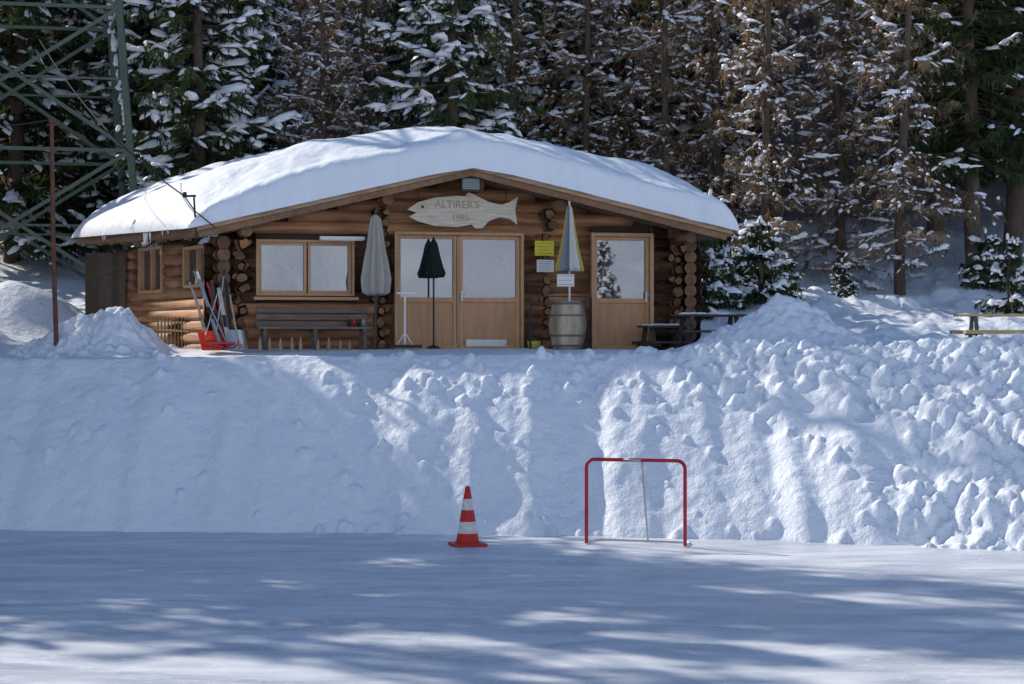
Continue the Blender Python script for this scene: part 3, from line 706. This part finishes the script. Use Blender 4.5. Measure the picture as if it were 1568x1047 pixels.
for s0,s1 in((gl_,bl),(gr,br)):
    for i in range(1,15):
        t=i/15;b.tube([s0+UZ*H_*t,s1+(s0-s1+UZ*H_)*t],.001,3,2,caps=False);b.tube([s0+(s1-s0)*t,s0+(s1-s0)*t+UZ*H_*(1-t)],.001,3,2,caps=False)
b.obj('hockey_goal',[M_red,M_metal,M_net],gl_,smooth=True)
# ---------------------------------------------------------------- trees
def spruce(name,seed,H,Rr,base,snowy=.6,dens=1.0,big=1.0):
    random.seed(seed);b=B()
    b.tube([(R(-.05,.05),R(-.05,.05),H*t) for t in np.linspace(0,1,9)],[.02+.17*H/12*(1-t) for t in np.linspace(0,1,9)],8,0)
    z=base
    while z<H-.1:
        f_=(z-base)/(H-base);n=random.randint(5,9) if f_<.85 else 5
        for k in range(n):
            L=(Rr*(1-f_)**.75*R(.5,1.2)+.15)
            az=R(0,6.283);dx,dy=math.cos(az),math.sin(az);zz=z+R(-.15,.15)
            dr_=R(.2,.6)*(1-f_*.8);upc=R(.1,.3)
            pt=lambda s:Vector((dx*L*s,dy*L*s,zz-L*(dr_*s-upc*s**3)+.25*L*f_*s))
            b.tube([pt(0),pt(.5),pt(.95)],[.03,.018,.006],3,0,caps=False)
            nt_=max(4,int(L*6*dens));tn_=R(0,1)
            sn=snowy*R(.1,1.7)
            for j in range(nt_):
                s=.12+.88*(j+R(0,1))/nt_;p0=pt(s)
                for sd in(-1,1):
                    tl=(.34*L*(1-s)+.2)*R(.6,1.2);a2=az+sd*D2R(R(25,75))
                    p1=p0+Vector((math.cos(a2)*tl,math.sin(a2)*tl,-tl*R(.1,.7)))
                    w=R(.04,.085)
                    for q_ in range(3):
                        o1=Vector((R(-w,w),R(-w,w),R(-w,w)*.7));o2=Vector((R(-w,w),R(-w,w),R(-w,w)*.7))
                        pm=p0.lerp(p1,R(.45,1.1))+Vector((R(-.06,.06),R(-.06,.06),R(-.14,.02)))
                        b.add([p0+o1,p0+o2,pm],[(0,1,2)],1,tn_)
                    pm=p0.lerp(p1,.6);b.add([pm+Vector((R(-w,w),R(-w,w),0)),pm+Vector((R(-w,w),R(-w,w),0)),pm-UZ*R(.12,.3)],[(0,1,2)],1,tn_*.7)
                    if R(0,1)<sn*.2: b.blob(p0.lerp(p1,.6)+UZ*.01,p1-p0,tl*.45*big,R(.04,.11)*big,R(.03,.08)*big,2,.5,5)
            if R(0,1)<sn:
                for j in range(random.randint(1,4)):
                    s=R(.35,.98);d=pt(min(s+.05,1.05))-pt(s-.05);q_=R(.5,1.25)
                    b.blob(pt(s)+UZ*.03,d,R(.12,.32)*min(1,L/1.2)*big*q_,R(.08,.19)*big*q_,R(.05,.13)*big*q_,2,.5,6)
        z+=R(.26,.40)*(1 if f_<.8 else .7)
    b.blob((0,0,H-.05),(1,0,0),.06,.06,.15,2)
    return b.mesh(name,[M_bark,M_needle,M_tsnow],smooth=True)
def larch(name,seed,H,Rr,base,snowy=.6):
    random.seed(seed);b=B()
    b.tube([(R(-.06,.06),R(-.06,.06),H*t) for t in np.linspace(0,1,9)],[.02+.12*H/12*(1-t) for t in np.linspace(0,1,9)],8,0)
    z=base
    while z<H-.1:
        f_=(z-base)/(H-base)
        for k in range(random.randint(3,6)):
            L=(Rr*(1-f_)**.7*R(.4,1.25)+.2)*(.6+.4*min(1,f_*6));az=R(0,6.283);zz=z+R(-.15,.15)
            dr_=R(-.15,.65);upc=R(.0,.45);tn_=R(0,1);cv=R(-.7,.7)
            def pt(s):
                a=az+cv*s*s;return Vector((math.cos(a)*L*s,math.sin(a)*L*s,zz-L*(dr_*s-upc*s*s)))
            b.tube([pt(0),pt(.35),pt(.7),pt(1)],[.026,.018,.011,.004],3,1,tn_*.4,caps=False)
            sn=snowy*R(.1,1.8)
            for j in range(max(5,int(L*7.5))):
                s=.08+.92*R(0,1);p0=pt(s);a2=az+random.choice((-1,1))*D2R(R(25,95));tl=R(.2,.75)*(1-.5*s)*min(1,L)
                p1=p0+Vector((math.cos(a2)*tl,math.sin(a2)*tl,-tl*R(-.1,.9)))
                w=.010;b.add([p0+UZ*w,p0-UZ*w,p1],[(0,1,2)],1,tn_*.5)
                b.add([p0+Vector((w,w,0)),p0-Vector((w,w,0)),p1],[(0,1,2)],1,tn_*.5)
                for q_ in range(8):
                    c_=p0.lerp(p1,R(0,1));v=Vector((R(-.14,.14),R(-.14,.14),R(-.28,.05)))
                    w=R(.009,.022);n_=Vector((R(-1,1),R(-1,1),R(-1,1)))*w
                    b.add([c_+n_,c_-n_,c_+v],[(0,1,2)],1,tn_)
                if R(0,1)<sn*.5: b.blob(p0.lerp(p1,R(.2,.9))+UZ*.01,p1-p0,R(.04,.15),R(.03,.065),R(.02,.055),2,.5,5)
            if R(0,1)<sn*1.2:
                for j in range(random.randint(1,5)):
                    s=R(.2,.98);d=pt(min(s+.05,1))-pt(s-.05);q_=R(.6,1.4);b.blob(pt(s)+UZ*.02,d,R(.07,.24)*q_,R(.04,.11)*q_,R(.03,.09)*q_,2,.5,6)
        z+=R(.28,.46)
    return b.mesh(name,[M_bark,M_larch,M_tsnow],smooth=True)
SPR=[spruce('spruce_a',11,13,2.6,.6,.95,1,1.3),spruce('spruce_b',12,12,2.2,.5,.85,1,1.25),spruce('spruce_c',13,14,2.9,.8,.6,1,1.15)]
SPD=spruce('spruce_dark',14,15,2.6,3.2,.15,.8)
SML=[spruce('young_spruce_a',21,2.6,.95,.1,.8,1.5),spruce('young_spruce_b',22,1.9,.8,.1,.8,1.5)]
LAR=[larch('larch_a',31,13,2.4,.8,.9),larch('larch_b',32,14,2.7,1.2,.8),larch('larch_c',33,12,2.1,.5,.95)]
random.seed(99)
def tree(name,me_,x,y,s=1,parent=None,zo=-.1):
    ob=bpy.data.objects.new(name,me_);sc.collection.objects.link(ob);ob.location=(x,y,gz(x,y)+zo);ob.rotation_euler=(R(-.03,.03),R(-.03,.03),R(0,6.28));ob.scale=(s*R(.92,1.08),s*R(.92,1.08),s)
    if parent is not None: ob.parent=parent
    return ob
def XP(ix,d):return (ix-784)/FPX*d
near=[('spruce',0,310,50,1),('spruce',1,232,56,1.1),('spruce',1,375,57,.95),('larch',2,455,54,.78),('larch',0,500,52,.74),('larch',2,555,54,.76),
('spruce',0,690,50,.95),('larch',1,780,57,.88),('spruce',1,850,58,.9),('larch',0,890,56,.9),('larch',2,960,58,1.0),('larch',1,1020,55,.9),('spruce',2,1075,59,.9),('larch',0,1105,56,.95),
('larch',1,1175,50.5,.9),('larch',0,1290,51.5,.85),('larch',1,1378,49,.9),('dark',0,1430,57,1.1),('dark',0,1492,51,1.05),('dark',0,1550,53,1.1),('spruce',2,110,57,1),('spruce',2,20,55,1.1)]
for kd,i,ix,d,s in near:
    me_={'spruce':SPR,'larch':LAR,'dark':[SPD]}[kd][i];tree('larch_tree' if kd=='larch' else 'spruce_tree',me_,XP(ix,d),d,s)
for ix,d,s,i in((1070,46,.95,0),(1110,47,.7,1),(1165,47,.8,0),(1205,47.5,.6,1),(1545,46,.75,0),(1510,49,.8,1),(1290,48.5,.5,1),(1085,48.5,1.0,0),(1140,49,.9,1)):
    tree('young_spruce',SML[i],XP(ix,d),d,s)
fo=empty('background_forest',(0,0,0))
for d in np.arange(62,96,5.5):
    half=.249*d+3;x=-half
    while x<half:
        xx=x+R(-1,1);yy=d+R(-1.8,1.8);ix=784+xx/yy*FPX
        if ix<430: me_=random.choice([SPR[1],SPR[2],SPR[0]])
        elif ix<650: me_=random.choice([LAR[0],LAR[2],SPR[2]])
        elif ix<1380: me_=random.choice([LAR[0],LAR[1],SPR[0],SPR[2],SPR[1]])
        else: me_=random.choice([SPD,SPD,SPR[2]])
        tree('forest_tree',me_,xx,yy,R(.8,1.1),fo)
        x+=3.1
ALL=SPR+[SPD]+LAR
for x,y,s,i in((-13.5,40,1.3,5),(-16,43,1.5,6),(-19.5,45,1.5,1),(-14.5,37.5,1.45,4),(-18,39.5,1.5,2),(-22,43,1.4,5),(-15.5,34.5,1.25,1),(-19,35.5,1.4,5),(-24,38,1.5,4),(-18,31.5,1.0,6),(-22.5,32.5,1.2,4),(-27,36,1.4,2),(-14,27.5,.6,6),
    (17.6,14.3,.52,0),(24,10,.8,1)):
    tree('larch_tree' if i>3 else 'spruce_tree',ALL[i],x,y,s)
# ---------------------------------------------------------------- light
el=D2R(34);S_=Vector((-.76*math.cos(el),.65*math.cos(el),math.sin(el)))
w=bpy.data.worlds.new('World');sc.world=w;w.use_nodes=True;nt=w.node_tree
sky=nt.nodes.new('ShaderNodeTexSky');sky.sky_type='NISHITA';sky.sun_disc=False;sky.sun_elevation=el;sky.sun_rotation=math.atan2(-.76,.65);sky.air_density=1.1;sky.dust_density=.1;sky.ozone_density=4.5
bg=nt.nodes['Background'];bg.inputs[1].default_value=.135;nt.links.new(sky.outputs[0],bg.inputs[0])
sl=bpy.data.lights.new('sun','SUN');sl.energy=5.0;sl.angle=D2R(.5);sl.color=(1,.93,.82)
so=bpy.data.objects.new('sun',sl);sc.collection.objects.link(so);so.rotation_euler=(-S_).to_track_quat('-Z','Y').to_euler();so.location=(-30,60,40)
cam=bpy.data.cameras.new('camera');cam.lens=FPX/1568*36;cam.sensor_width=36;cam.clip_end=1500
co_=bpy.data.objects.new('camera',cam);sc.collection.objects.link(co_);co_.location=C0;co_.rotation_euler=(math.pi/2,0,0);sc.camera=co_
sc.view_settings.view_transform='Standard';sc.view_settings.look='None';sc.view_settings.exposure=0
